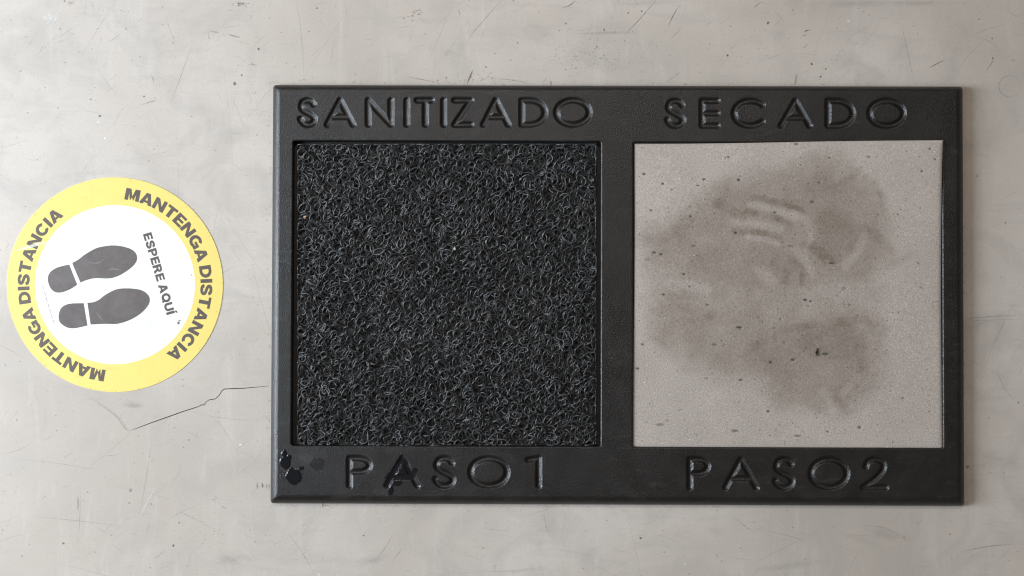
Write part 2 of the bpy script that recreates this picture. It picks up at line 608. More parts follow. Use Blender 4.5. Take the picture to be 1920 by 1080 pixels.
# smudges
for (x, y, rx, ry, a, rot) in [(255, 760, 26, 9, 0.28, 0.0), (420, 1050, 50, 14, 0.22, 0.15), (100, 560, 30, 10, 0.1, 0.4), (1150, 62, 60, 3.5, 0.30, -0.02),
                               (1200, 4, 60, 8, 0.22, 0.0), (1420, 20, 120, 30, 0.10, 0.1), (1650, 6, 110, 10, 0.28, 0.0), (1790, 90, 60, 60, 0.10, 0.5),
                               (1500, 1060, 120, 14, 0.12, -0.1), (1660, 1000, 60, 14, 0.2, 0.3), (700, 1050, 40, 10, 0.2, -0.3), (1880, 860, 40, 22, 0.14, 0.2),
                               (453, 8, 12, 5, 0.4, 0.0), (135, 4, 9, 6, 0.4, 0.3), (30, 120, 30, 40, 0.12, 0.2), (60, 60, 70, 30, 0.10, 0.0), (150, 60, 60, 90, 0.07, 0.4),
                               (840, 98, 20, 7, 0.15, 0.3), (995, 50, 40, 22, 0.12, 0.6), (1700, 110, 30, 60, 0.10, 0.1), (1105, 110, 60, 14, 0.13, 0.4)]:
    for k in range(4):
        dk.spot(x + random.gauss(0, rx * 0.35), y + random.gauss(0, ry * 0.35), rx * random.uniform(0.5, 1.0), ry * random.uniform(0.5, 1.0), a * 0.34, rot, soft=True)
for k in range(26): dk.spot(453 + random.gauss(0, 8), 8 + random.gauss(0, 2.5), 1.2, 0.8, 0.5, random.random())


def hair(m, x, y, L, ang, curve, w, a):
    pts = []
    for i in range(6):
        pts.append((x, y))
        x += L / 5 * math.cos(ang)
        y += L / 5 * math.sin(ang)
        ang += curve / 5
    m.line(pts, w, a)


for i in range(2700):
    x, y = random.uniform(-60, 1980), random.uniform(-60, 1140)
    edge = (1 if (y < 170 or y > 930 or x > 1790) else 0)
    if edge == 0 and random.random() < 0.25: continue
    L = random.choice([6, 9, 14, 20, 30, 50]) * random.uniform(0.6, 1.3)
    ang = random.choice([random.gauss(-0.75, 0.35), random.gauss(-0.75, 0.35), random.uniform(0, 6.28), random.gauss(0.2, 0.25)])
    hair(dk, x, y, L, ang, random.gauss(0, 0.5), random.uniform(0.6, 1.1), random.uniform(0.04, 0.24))
for i in range(60):
    hair(dk, random.uniform(0, 1920), random.uniform(0, 1080), random.uniform(90, 260), random.choice([random.gauss(-0.9, 0.3), random.gauss(1.3, 0.3), random.gauss(0.1, 0.2)]),
         random.gauss(0, 0.25), random.uniform(0.8, 1.3), random.uniform(0.08, 0.22))
for i in range(700):
    r_ = random.choice([0.6, 0.7, 0.8, 1.0, 1.3])
    dk.spot(random.uniform(-20, 1940), random.uniform(-20, 1100), r_ * random.uniform(0.8, 1.8), r_, random.uniform(0.15, 0.65), random.uniform(0, 3))
# clusters of grit above the mat
for cx, cy, sx, sy, n in [(1440, 110, 90, 25, 60), (1120, 105, 60, 20, 70), (920, 145, 60, 12, 30), (1540, 130, 30, 20, 22), (1200, 55, 60, 30, 14), (400, 1000, 60, 22, 35), (405, 980, 10, 30, 20)]:
    for k in range(n):
        dk.spot(random.gauss(cx, sx), random.gauss(cy, sy), random.uniform(0.5, 1.3), random.uniform(0.5, 1.0), random.uniform(0.2, 0.6), random.random() * 3)
dk.build('scratch', M_scratch, floor)
# pale scuffs
for k in range(20): lt.spot(96 + random.gauss(0, 6.5), 33 + random.gauss(0, 4.5), random.uniform(1, 4), random.uniform(1, 3), 0.5, random.random() * 3)
for (x, y) in [(598, 1077), (1284, 1057), (1591, 39), (197, 259), (185, 229), (451, 834)]: lt.spot(x, y, 2.3, 2.1, 0.9)
for i in range(130):
    hair(lt, random.uniform(0, 1920), random.uniform(0, 1080), random.uniform(15, 90), random.choice([random.gauss(-1.0, 0.3), random.gauss(0.9, 0.3)]), random.gauss(0, 0.3),
         random.uniform(0.8, 2.2), random.uniform(0.10, 0.30))
lt.line(catmull([(260, 972), (275, 945), (292, 912)], 5), 3.2, 0.35)
lt.line(catmull([(410, 190), (440, 215), (470, 265)], 5), 5, 0.14)
lt.line(catmull([(330, 300), (390, 255), (480, 215)], 5), 6, 0.16)
for i in range(90): lt.spot(random.uniform(0, 1920), random.uniform(0, 1080), 0.9, 0.9, random.uniform(0.3, 0.8))
lt.build('scuff', M_scratch_l, floor)
for p, w, a in [([(887, 130), (881, 144), (875, 159)], 2.6, 0.7), ([(1033, 152), (1033, 157), (1034, 160)], 2.2, 0.8), ([(763, 144), (790, 149), (818, 154)], 1.4, 0.5),
                ([(920, 147), (960, 150), (995, 157)], 1.4, 0.35), ([(605, 944), (605, 948), (605.5, 952)], 1.6, 0.8), ([(482, 904), (482, 910), (482.5, 917)], 2.6, 0.5),
                ([(491.5, 905), (492, 911), (492, 915)], 3.2, 0.6), ([(499, 907), (499.5, 912), (499, 917)], 2.2, 0.4), ([(504, 908), (504.5, 913), (504, 918)], 2.2, 0.4),
                ([(145, 930), (146, 945), (145.5, 958)], 3.2, 0.3), ([(391, 58), (404, 60), (410, 62)], 2.6, 0.3), ([(426, 64), (440, 68), (450, 70)], 3, 0.35),
                ([(465, 122), (473, 120), (480, 124)], 2.4, 0.35), ([(1493, 138), (1492, 150), (1490, 160)], 2.4, 0.5)]:
    rs.line(catmull(p, 4), w, a)
for k in range(70): rs.spot(random.gauss(1115, 60), random.gauss(112, 16), random.uniform(0.8, 2.2), random.uniform(0.6, 1.1), random.uniform(0.15, 0.4), random.random() * 3)
for k in range(30): rs.spot(random.gauss(895, 40), random.gauss(146, 6), random.uniform(0.8, 1.6), random.uniform(0.8, 1.6), random.uniform(0.2, 0.5))
for k in range(16): rs.spot(random.gauss(776, 10), random.gauss(28, 7), random.uniform(1, 4), random.uniform(0.8, 2), random.uniform(0.15, 0.3))
for k in range(520):
    q = random.choice('ttbblr')
    o_ = abs(random.gauss(0, 4.0))
    x, y = {'t': (random.uniform(505, 1810), 159.5 - o_), 'b': (random.uniform(505, 1810), 946 + o_), 'l': (507 - o_, random.uniform(155, 950)), 'r': (1807 + o_, random.uniform(155, 950))}[q]
    rs.spot(x, y, random.uniform(0.5, 2.6) if q in 'tb' else random.uniform(0.4, 1.2), random.uniform(0.4, 1.1) if q in 'tb' else random.uniform(0.5, 2.6), random.uniform(0.06, 0.38))
rs.build('grime', M_rust, floor)

# ------------------------------------------------------------------ distance sticker
stx, sty = 215.5, 533.8
st_root = empty('floor_sticker', P(stx, sty, 0))
tag(st_root, 'round yellow and white distancing sticker with two footprints on the concrete', 'floor sticker')
Z0 = 0.0006


def disc(r0, r1, z, n=128):
    g = Geo()
    if r0 is None:
        g.poly([P(stx + r1 * math.cos(-2 * math.pi * i / n), sty + r1 * 0.994 * math.sin(-2 * math.pi * i / n), z) for i in range(n)])
    else:
        g.grid([[P(stx + r * math.cos(2 * math.pi * i / n), sty + r * 0.994 * math.sin(2 * math.pi * i / n), z) for i in range(n)] for r in (r1, r0)], True)
    return g


g = disc(150.0, 202.5, Z0)
g.grid([[P(stx + 202.5 * math.cos(2 * math.pi * i / 128), sty + 202.5 * 0.994 * math.sin(2 * math.pi * i / 128), z) for i in range(128)] for z in (0.0, Z0)], True)
g.build('printed_border', M_yellow, st_root)
disc(None, 150.0, Z0).build('white_field', M_white, st_root)

W_ = 0.205
HB = 0.18
GL = {}


def rect(x0, y0, x1, y1): return ('p', [(x0, y0), (x1, y0), (x1, y1), (x0, y1)])


GL['M'] = (1.0, [('p', [(0, 0), (.25, 0), (.25, .66), (0, 1)]), ('p', [(.75, 0), (1, 0), (1, 1), (.75, .66)]), ('p', [(0, 1), (.25, .66), (.39, 0), (.5, .32), (.345, 1)]),
                  ('p', [(1, 1), (.655, 1), (.5, .32), (.61, 0), (.75, .66)])])
GL['A'] = (0.90, [('p', [(0, 0), (.27, 0), (.45, .68), (.45, 1), (.31, 1)]), ('p', [(.90, 0), (.59, 1), (.45, 1), (.45, .68), (.63, 0)]), rect(.29, .17, .61, .36)])
GL['N'] = (0.86, [rect(0, 0, .25, 1), rect(.61, 0, .86, 1), ('p', [(.25, 1), (.25, .60), (.61, 0), (.61, .40)])])
GL['T'] = (0.78, [rect(0, .78, .78, 1), rect(.26, 0, .52, .78)])
GL['E'] = (0.72, [rect(0, 0, .26, 1), rect(.26, .79, .70, 1), rect(.26, .405, .66, .60), rect(.26, 0, .72, .21)])
GL['I'] = (0.26, [rect(0, 0, .26, 1)])
GL['\u00cd'] = (0.26, [rect(0, 0, .26, 1), ('p', [(.03, 1.06), (.18, 1.06), (.38, 1.27), (.10, 1.27)])])
GL['D'] = (0.85, [rect(0, 0, .26, 1), ('r', [(.26, .89), (.37, .89)] + arc(.38, .5, .345, .39, 90, -90)[1:-1] + [(.37, .11), (.26, .11)], .235)])
GL['C'] = (0.87, [('r', arc(.45, .5, .325, .40, 36, 324, 26), .245)])
GL['G'] = (0.90, [('r', arc(.45, .5, .325, .40, 42, 316, 26), .245), rect(.46, .36, .90, .55), rect(.68, .03, .90, .36)])
GL['S'] = (0.79, [('r', catmull([(.66, .69), (.60, .84), (.40, .895), (.20, .84), (.14, .72), (.21, .60), (.40, .51), (.60, .42), (.665, .28), (.58, .15), (.39, .105), (.19, .16), (.12, .32)], 5), .235)])
bowl = lambda y0, y1, x1: [(.26, y1), (.40, y1)] + arc(.42, (y0 + y1) / 2, x1 - .42, (y1 - y0) / 2, 90, -90, 12)[1:-1] + [(.40, y0), (.26, y0)]
GL['P'] = (0.80, [rect(0, 0, .26, 1), ('r', bowl(.44, .89, .67), .22)])
GL['R'] = (0.87, [rect(0, 0, .26, 1), ('r', bowl(.50, .89, .68), .22), ('p', [(.38, .42), (.64, .42), (.87, 0), (.58, 0)])])
GL['Q'] = (0.93, [('r', arc(.465, .5, .34, .40, 0, 360, 30), .245), ('p', [(.46, .22), (.58, .33), (.92, .03), (.79, -.11)])])
GL['U'] = (0.84, [('r', [(.125, 1), (.125, .34)] + arc(.42, .34, .295, .23, 180, 360, 14)[1:-1] + [(.715, .34), (.715, 1)], .25)])


def layout(text, gap=0.085, space=0.34):
    out = []
    x = 0
    for ch in text:
        if ch == ' ':
            x += space - gap
            continue
        out.append((ch, x))
        x += GL[ch][0] + gap
    return out, x - gap


def letter_mesh(ch, fn, z):
    g = Geo()
    for k, it in enumerate(GL[ch][1]):
        zz = z + 0.00003 * k
        if it[0] == 'p':
            g.poly([fn(x, y, zz) for x, y in it[1]])
        else:
            L, R = ribbon2d(it[1], it[2])
            g.grid([[fn(x, y, zz) for x, y in L], [fn(x, y, zz) for x, y in R]])
    return g


r0, hgt = 160.5, 22.0
for a_start in (-83.5, 96.5):
    items, tot = layout('MANTENGA DISTANCIA')
    span = math.radians(136.5)
    k = span / tot
    for ch, x in items:
        def fn(u, v, zz, x=x, ch=ch):
            wc = GL[ch][0] / 2
            am = math.radians(a_start) + (x + wc) * k
            rm = r0 + v * hgt
            # letters stay upright, set square to the ring at their own middle
            tx = (u - wc) * k * (r0 + hgt / 2)
            px = stx + rm * math.cos(am) - tx * math.sin(am)
            py = sty + rm * math.sin(am) + tx * math.cos(am)
            return P(px, py, zz)
        letter_mesh(ch, fn, Z0 + 0.00012).build('letter', M_ink, st_root)
items, tot = layout('ESPERE AQUÍ', 0.075, 0.36)
a_ = math.radians(73.6)
ux, uy = math.cos(a_), math.sin(a_)
vx, vy = math.sin(a_), -math.cos(a_)
hh_ = 16.2
length = 158.0
ox, oy = 298.0 - ux * length / 2 - vx * hh_ / 2, 513.0 - uy * length / 2 - vy * hh_ / 2
for ch, x in items:
    def fn(u, v, zz, x=x):
        q = (x + u) / tot * length
        return P(ox + ux * q + vx * v * hh_, oy + uy * q + vy * v * hh_, zz)
    letter_mesh(ch, fn, Z0 + 0.00012).build('letter', M_ink, st_root)

ST = lambda p: (p[0] / 2.4545, 320 + p[1] / 2.4545)
feet = [
    ([(332, 425), (362, 408), (392, 385), (440, 358), (480, 348), (520, 344), (560, 348), (600, 360), (623, 378), (631, 403), (620, 430), (590, 457), (545, 484), (500, 496), (440, 495), (400, 503), (370, 515)],
     [(318, 432), (355, 525), (320, 547), (278, 561), (248, 556), (228, 532), (220, 497), (230, 468), (258, 448), (290, 438)]),
    ([(402, 608), (430, 605), (455, 594), (490, 568), (540, 545), (600, 542), (650, 550), (680, 570), (689, 595), (680, 622), (650, 655), (600, 686), (540, 705), (480, 705), (417, 708)],
     [(385, 610), (402, 713), (345, 725), (310, 722), (280, 703), (270, 680), (273, 650), (288, 626), (322, 612)]),
]
for sole, heel in feet:
    g = Geo()
    pts = catmull(sole, 5)
    g.poly([P(*ST(p), Z0 + 0.00012) for p in pts[::-1]])
    fo = g.build('footprint', M_foot, st_root)
    g = Geo()
    pts = [heel[0]] + catmull(heel[1:] + [heel[0]], 5)
    g.poly([P(*ST(p), Z0 + 0.00012) for p in pts])
    g.build('heel', M_foot, fo)
sm = Marks(Z0 + 0.0003)
for i in range(34):   # tiny illegible print line
    t = i / 33
    x, y = ST((195 + 52 * t, 530 + 172 * t))
    if i % 5 != 4: sm.line([(x, y), (x + 0.8, y + 1.9)], 1.2, 0.75, False)
sm.spot(*ST((820, 700)), 2.4, 3.2, 0.85)
sm.spot(*ST((825, 690)), 2.6, 1.4, 0.6)
sm.spot(*ST((881, 480)), 1.0, 1.0, 0.7)
for i in range(40):
    t = random.uniform(0, 6.28)
    rr_ = 200 * math.sqrt(random.random())
    hair(sm, stx + rr_ * math.cos(t), sty + rr_ * math.sin(t) * 0.99, random.uniform(3, 20), random.uniform(0, 6), 0.4, 0.8, random.uniform(0.04, 0.14))
for i in range(60):
    t = random.uniform(0, 6.28)
    rr_ = 198 * math.sqrt(random.random())
    sm.spot(stx + rr_ * math.cos(t), sty + rr_ * math.sin(t) * 0.99, 0.8, 0.7, random.uniform(0.1, 0.35))
for i in range(26):
    t = random.uniform(0, 6.28)
    rr_ = 185 * math.sqrt(random.random())
    sm.spot(stx + rr_ * math.cos(t), sty + rr_ * math.sin(t) * 0.99, random.uniform(8, 34), random.uniform(4, 16), random.uniform(0.03, 0.10), random.uniform(-1, 1), soft=True)
for i in range(160):
    t = random.uniform(0, 6.28)
    rr_ = 202 - abs(random.gauss(0, 2.2))
    sm.spot(stx + rr_ * math.cos(t), sty + rr_ * math.sin(t) * 0.994, 1.2, 0.8, random.uniform(0.05, 0.28), t + 1.57)
sm.build('dirt', M_scratch, st_root)
sw = Marks(Z0 + 0.0004)
sw.line(catmull([ST((72, 366)), ST((120, 354)), ST((180, 338)), ST((265, 322))], 5), 5.5, 0.75)
sw.line(catmull([ST((200, 345)), ST((270, 330)), ST((380, 290))], 5), 3.0, 0.3)
for k in range(5): sw.spot(170 + random.gauss(0, 2), 357 + random.gauss(0, 4), 3, 5, 0.14, 0.3, True)  # soft glare blob painted pale on the yellow border
sw.line(catmull([ST((400, 420)), ST((450, 425)), ST((490, 400))], 5), 1.2, 0.25)
sw.line(catmull([ST((490, 460)), ST((520, 452)), ST((560, 460))], 5), 1.4, 0.25)
sw.line(catmull([ST((440, 650)), ST((460, 672)), ST((470, 690))], 5), 1.8, 0.2)
sw.build('scuff', M_scratch_l, st_root)

# ------------------------------------------------------------------ the mat tray
ZT = 0.016
NX0, NY0, NX1, NY1 = 511.0, 161.5, 1804.5, 945.5
SH = {(0, 0): (2, -1.5), (1, 0): (-1.5, 1.5), (1, 1): (1.5, 2.5), (0, 1): (-3, -2.5)}


def skew(px, py):
    u = (px - NX0) / (NX1 - NX0)
    v = (py - NY0) / (NY1 - NY0)
    dx = (1 - u) * (1 - v) * 2 + u * (1 - v) * -1.5 + u * v * 1.5 + (1 - u) * v * -3
    dy = (1 - u) * (1 - v) * -1.5 + u * (1 - v) * 1.5 + u * v * 2.5 + (1 - u) * v * -2.5
    return px + dx, py + dy


def unskew(px, py):
    qx, qy = skew(px, py)
    return 2 * px - qx, 2 * py - qy


def PS(px, py, z): return P(*skew(px, py), z)


mat_root = empty('sanitizing_mat', P(1157, 552, 0))
tag(mat_root, 'black rubber two-step disinfecting mat tray with sunken lettering', 'floor mat')

# sunken letters: strokes (photo pixels), groove half width, depth
GW, GD = 7.4, 0.0027


def st_S(x0, x1, y0, y1):
    w, h = x1 - x0, y1 - y0
    pts = [(.90, .17), (.74, .04), (.48, 0), (.22, .06), (.09, .22), (.16, .37), (.42, .49), (.74, .60), (.94, .74), (.88, .91), (.62, 1), (.32, .98), (.10, .86), (.03, .76)]
    return [catmull([(x0 + a * w, y0 + c * h) for a, c in pts], 4)]


def strokes(ch, x0, x1, y0, y1):
    xm = (x0 + x1) / 2
    if ch == 'S': return st_S(x0, x1, y0, y1)
    if ch == 'A':
        yb = y0 + (y1 - y0) * 0.68
        f = 0.68
        return [[(x0, y1), (xm, y0), (x1, y1)], [(xm - (xm - x0) * f, yb), (xm + (x1 - xm) * f, yb)]]
    if ch == 'N': return [[(x0, y1), (x0, y0), (x1, y1), (x1, y0)]]
    if ch == 'I': return [[(xm, y0), (xm, y1)]]
    if ch == 'T': return [[(x0, y0), (x1, y0)], [(xm + 2, y0), (xm + 2, y1)]]
    if ch == 'Z': return [[(x0, y0), (x1, y0), (x0, y1), (x1, y1)]]
    if ch == 'D':
        q = x0 + (x1 - x0) * 0.35
        return [[(x0, y1), (x0, y0), (q, y0)] + arc(q, (y0 + y1) / 2, x1 - q, (y1 - y0) / 2, -90, 90, 16)[1:] + [(x0, y1)]]
    if ch == 'O': return [arc(xm, (y0 + y1) / 2, (x1 - x0) / 2, (y1 - y0) / 2, 0, 360, 32)]
    if ch == 'E':
        ym = (y0 + y1) / 2
        return [[(x1, y0), (x0, y0), (x0, y1), (x1, y1)], [(x0, ym), (x1, ym)]]
    if ch == 'C': return [arc(x0 + (x1 - x0) * .56, (y0 + y1) / 2, (x1 - x0) * .56, (y1 - y0) / 2, -42, -318, 26)]
    if ch == 'P':
        ym = y0 + (y1 - y0) * 0.50
        q = x0 + (x1 - x0) * 0.45
        return [[(x0, y1), (x0, y0), (q, y0)] + arc(q, (y0 + ym) / 2, x1 - q, (ym - y0) / 2, -90, 90, 12)[1:] + [(x0, ym)]]
    if ch == '1': return [[(x0, y0 + 3), (x1, y0), (x1, y1)]]
    if ch == '2':
        w, h = x1 - x0, y1 - y0
        return [catmull([(x0 + a * w, y0 + c * h) for a, c in [(.12, .26), (.22, .08), (.50, 0), (.82, .09), (.90, .28), (.78, .48), (.45, .74), (0.0, 1.0)]], 5) + [(x1, y1)]]


def inset(b, k=6.2): return (b[0] + k, b[1] - k)


words = [
    ((182, 240), [('S', 556, 597), ('A', 607, 668), ('N', 684, 739), ('I', 757, 768), ('T', 776, 815), ('I', 826, 837), ('Z', 846, 889), ('A', 900, 959), ('D', 972, 1028), ('O', 1037, 1111)]),
    ((183, 242), [('S', 1244, 1288), ('E', 1310, 1351), ('C', 1370, 1437), ('A', 1458, 1524), ('D', 1546, 1605), ('O', 1624, 1700)]),
    ((853, 917), [('P', 649, 699), ('A', 719, 789), ('S', 809, 857), ('O', 876, 957), ('1', 984, 1016)]),
    ((855, 920), [('P', 1287, 1333), ('A', 1354, 1424), ('S', 1446, 1493), ('O', 1514, 1594), ('2', 1612, 1667)]),
]
ALL = []      # (char, strokes in nominal pixels)
for (y0, y1), lets in words:
    row = []
    for ch, x0, x1 in lets:
        a, c = inset((x0, x1))
        if ch == 'I': a, c = (x0 + x1) / 2 - 1, (x0 + x1) / 2 + 1
        d, e = inset((y0, y1))
        ss = [[unskew(*p) for p in s_] for s_ in strokes(ch, a, c, d, e)]
        row.append((ch, ss))
    ALL.append(row)


def prof(d):
    t = np.clip(d / GW, 0, 1)
    return -GD * (1 - sstep(0.12, 1.0, t))


def top_z(px, py):
    z = np.full(np.shape(px), ZT)
    for row in ALL:
        for ch, ss in row:
            xs = [p[0] for s_ in ss for p in s_]
            ys = [p[1] for s_ in ss for p in s_]
            m = (px > min(xs) - 9) & (px < max(xs) + 9) & (py > min(ys) - 9) & (py < max(ys) + 9)
            if m.any():
                d = np.full(int(m.sum()), 1e9)
                for s_ in ss: d = np.minimum(d, seg_dist(px[m], py[m], s_))
                z[m] = ZT + prof(d)
    return z


strips = []
STEP = 1.15
letter_jobs = []
frame_v, frame_f = [], []
nv = 0
for row in ALL:
    xs = [p[0] for _, ss in row for s_ in ss for p in s_]
    ys = [p[1] for _, ss in row for s_ in ss for p in s_]
    x0, x1, y0, y1 = min(xs) - 10, max(xs) + 10, min(ys) - 9.5, max(ys) + 9.5
    strips.append((x0, y0, x1, y1))
    nx, ny = int((x1 - x0) / STEP), int((y1 - y0) / STEP)
    X, Y = np.meshgrid(np.linspace(x0, x1, nx + 1), np.linspace(y0, y1, ny + 1))
    Z = top_z(X, Y)
    W = PV(*skew(X, Y), Z).reshape(-1, 3)
    ii, jj = np.meshgrid(np.arange(nx), np.arange(ny))
    a = jj * (nx + 1) + ii
    F = np.stack([a, a + (nx + 1), a + nx + 2, a + 1], -1).reshape(-1, 4)
    Cx = (X[:-1, :-1] + X[1:, 1:]) / 2
    Cy = (Y[:-1, :-1] + Y[1:, 1:]) / 2
    best = np.full(Cx.shape, 1e9)
    who = np.full(Cx.shape, -1)
    for k, (ch, ss) in enumerate(row):
        d = np.full(Cx.shape, 1e9)
        for s_ in ss: d = np.minimum(d, seg_dist(Cx, Cy, s_))
        m = (d < GW) & (d < best)
        best[m] = d[m]
        who[m] = k
    who = who.ravel()
    for k in range(len(row)): letter_jobs.append((W, F[who == k]))
    fr = F[who < 0]
    frame_v.append(W)
    frame_f.append(fr + nv)
    nv += len(W)


def compact(W, F):
    u, inv = np.unique(F.ravel(), return_inverse=True)
    return W[u], inv.reshape(F.shape)


def rrect(x0, y0, x1, y1, r_, n=5):
    out = []
    for cx, cy, a0 in ((x1 - r_, y1 - r_, 0), (x0 + r_, y1 - r_, 90), (x0 + r_, y0 + r_, 180), (x1 - r_, y0 + r_, 270)):
        out += arc(cx, cy, r_, r_, a0, a0 + 90, n)
    return out


wells = [(547, 261.5, 1128.5, 840), (1184.5, 264, 1771, 843)]
wells = [(*unskew(w[0], w[1]), *unskew(w[2], w[3])) for w in wells]
top_out = rrect(523.5, 171.0, 1794.0, 931.0, 4)
holes = [rrect(*w, 6) for w in wells]
fv, fe = [], []
for lp in [top_out] + holes + [[(s_[0], s_[1]), (s_[2], s_[1]), (s_[2], s_[3]), (s_[0], s_[3])] for s_ in strips]:
    n = len(fv)
    fv += lp
    fe += [(n + i, n + (i + 1) % len(lp)) for i in range(len(lp))]
r = geometry.delaunay_2d_cdt([Vector(v) for v in fv], fe, [], 1, 1e-6)
V2, F2 = r[0], r[2]
g = Geo()
for f in F2:
    cx = sum(V2[i].x for i in f) / len(f)
    cy = sum(V2[i].y for i in f) / len(f)
    if any(s_[0] < cx < s_[2] and s_[1] < cy < s_[3] for s_ in strips): continue
    if any(bool(inside(np.array(cx), np.array(cy), h)) for h in holes): continue
    pts = [PS(V2[i].x, V2[i].y, ZT) for i in f]
    n_ = (Vector(pts[1]) - Vector(pts[0])).cross(Vector(pts[2]) - Vector(pts[0]))
    g.poly(pts if n_.z > 0 else pts[::-1])
# outer rounded flank
rows = []
bot = rrect(NX0, NY0, NX1, NY1, 6)
tops = [PS(x, y, ZT) for x, y in top_out]
bots = [PS(x, y, 0.0) for x, y in bot]
e_ = 2 / 1.75
for k in range(11):
    a = math.pi / 2 * k / 10
    s_, c_ = math.sin(a) ** e_, math.cos(a) ** e_
    rows.append([(t[0] + (q[0] - t[0]) * s_, t[1] + (q[1] - t[1]) * s_, 0.0022 + (ZT - 0.0022) * c_) for t, q in zip(tops, bots)])
rows.append([(q[0], q[1], 0.0) for q in bots])
g.grid(rows[::-1], True)
# rounded well lips and walls
well_xy = []
for w in wells:
    rows = []
    for off, dz in ((0, 0), (0.5, -.00006), (1.4, -.0004), (2.2, -.0010), (2.7, -.0018), (2.9, -.0028), (3.0, -.0125)):
        lp = rrect(w[0] + off, w[1] + off, w[2] - off, w[3] - off, 6 - off * 0.5)
        # position from the rim height so the walls drop straight down
        rows.append([(*PS(x, y, ZT)[:2], ZT + dz) for x, y in lp])
    g.grid(rows, True)
base_v, base_f = np.array(g.v), g.f
rim_faces = [list(map(int, f)) for f in np.concatenate(frame_f)]
allv = np.concatenate(frame_v)
n0 = len(allv)
u, inv = np.unique(np.concatenate(frame_f).ravel(), return_inverse=True)
rimF = inv.reshape(-1, 4).tolist()
rimV = allv[u]
rim = mesh_obj('frame', np.concatenate([rimV, base_v]), rimF + [[i + len(rimV) for i in f] for f in base_f], M_rubber, mat_root, smooth=True)
for p_ in rim.data.polygons:     # keep the big flat faces flat
    if p_.area > 4e-6 and abs(p_.normal.z) > 0.9999: p_.use_smooth = False
for W, F in letter_jobs:
    v_, f_ = compact(W, F)
    mesh_obj('letter', v_, f_, M_rubber, mat_root, smooth=True)
for w in wells:
    g = Geo()
    g.poly([(*PS(x, y, ZT)[:2], ZT - 0.0123) for x, y in rrect(w[0] + 2.5, w[1] + 2.5, w[2] - 2.5, w[3] - 2.5, 4)])
    g.build('tray_floor', M_well, mat_root)

# dry stain on the rubber
def blob_patch(name, blobs, seed, mat, parent, thick, fill=0.0, jag=3.0, round_=3.0):
    x0 = min(b_[0] - b_[2] for b_ in blobs) - 4
    x1 = max(b_[0] + b_[2] for b_ in blobs) + 4
    y0 = min(b_[1] - b_[3] for b_ in blobs) - 4
    y1 = max(b_[1] + b_[3] for b_ in blobs) + 4
    st = 0.7
    X, Y = np.meshgrid(np.arange(x0, x1, st), np.arange(y0, y1, st))
    d = np.full(X.shape, -1e9)
    for bx, by, rx, ry in blobs:
        q = np.hypot((X - bx) / rx, (Y - by) / ry)
        d = np.maximum(d, (1 - q) * min(rx, ry))
    d = d + jag * (fbm(X, Y, 9, seed, 3) - 0.5) * 2
    nx_, ny_ = unskew(X, Y)
    Z = np.maximum(top_z(nx_, ny_), fill) + 0.00005 + thick * np.sqrt(np.clip(d, 0, round_) / round_)
    cells = (d[:-1, :-1] > 0) & (d[1:, 1:] > 0) & (d[1:, :-1] > 0) & (d[:-1, 1:] > 0)
    ny2, nx2 = X.shape
    ii, jj = np.meshgrid(np.arange(nx2 - 1), np.arange(ny2 - 1))
    a = jj * nx2 + ii
    F = np.stack([a, a + nx2, a + nx2 + 1, a + 1], -1)[cells]
    v_, f_ = compact(PV(X, Y, Z).reshape(-1, 3), F)
    if parent is None:
        c_ = v_.mean(0)
        o = mesh_obj(name, v_, f_, mat, smooth=True, base=(float(c_[0]), float(c_[1]), float(v_[:, 2].min())))
    else:
        o = mesh_obj(name, v_, f_, mat, parent, smooth=True)
    return o


blob_patch('dried_stain', [(594, 871, 13, 11), (600, 864, 9, 6), (590, 866, 8, 8)], 5, M_drystain, mat_root, 0.00002, jag=4)

o = blob_patch('liquid_spill', [(533, 851, 6, 9), (535, 866, 10, 14), (541, 856, 5, 6)], 11, M_wet, None, 0.0011, jag=2.2, round_=4.5)
tag(o, 'small wet black spot by the left edge of the mat, nearest the coil panel', 'liquid spill', 'wet spots on the mat frame')
o = blob_patch('liquid_spill', [(551, 894, 15, 15), (565, 878, 5, 4), (546, 884, 8, 7)], 12, M_wet, None, 0.0009, jag=2.6, round_=5.0)
tag(o, 'round wet black spot near the lower left corner of the mat', 'liquid spill', 'wet spots on the mat frame')
o = blob_patch('liquid_spill', [(757, 868, 9, 10), (752, 884, 17, 13), (738, 896, 16, 13), (727, 908, 8, 9), (733, 918, 6, 9), (778, 882, 6, 6), (768, 890, 12, 7), (745, 905, 10, 6)], 13, M_wet, None, 0.0004, fill=ZT - 0.0019, jag=3.0)
tag(o, 'wet black liquid pooled over the first sunken letter A of PASO 1', 'liquid spill', 'wet spots on the mat frame')

# ------------------------------------------------------------------ coil panel
cx0, cy0, cx1, cy1 = 556.5, 269.0, 1119.5, 836.5
coil_root = empty('coil_panel', P(838, 552, ZT - 0.0121))
tag(coil_root, 'square black panel of looped vinyl coils under SANITIZADO', 'mat insert')
g = Geo()
zb0, zb1 = ZT - 0.0121, ZT - 0.0105
bl = rrect(cx0 - 1, cy0 - 1, cx1 + 1, cy1 + 1, 3)
g.grid([[P(x, y, zb0) for x, y in bl], [P(x, y, zb1) for x, y in bl]], True)
g.poly([P(x, y, zb1) for x, y in bl])
g.build('backing', M_well, coil_root)

NR, LPX, SPL = 20, 11.5, 14
nl = int((cx1 - cx0 + 60) / LPX)
ns = nl * SPL
t = np.arange(ns) / SPL                       # turns
rows_y = np.linspace(cy0 + 4, cy1 + 5, NR) + rng.normal(0, 2.0, NR)


def smooth_rand(n, m, knots, lo, hi):
    k = rng.random((n, knots + 2))
    u = np.linspace(0, knots, m)
    i = np.floor(u).astype(int)
    f = u - i
    f = f * f * (3 - 2 * f)
    v = k[:, i] * (1 - f) + k[:, i + 1] * f
    return lo + (hi - lo) * v


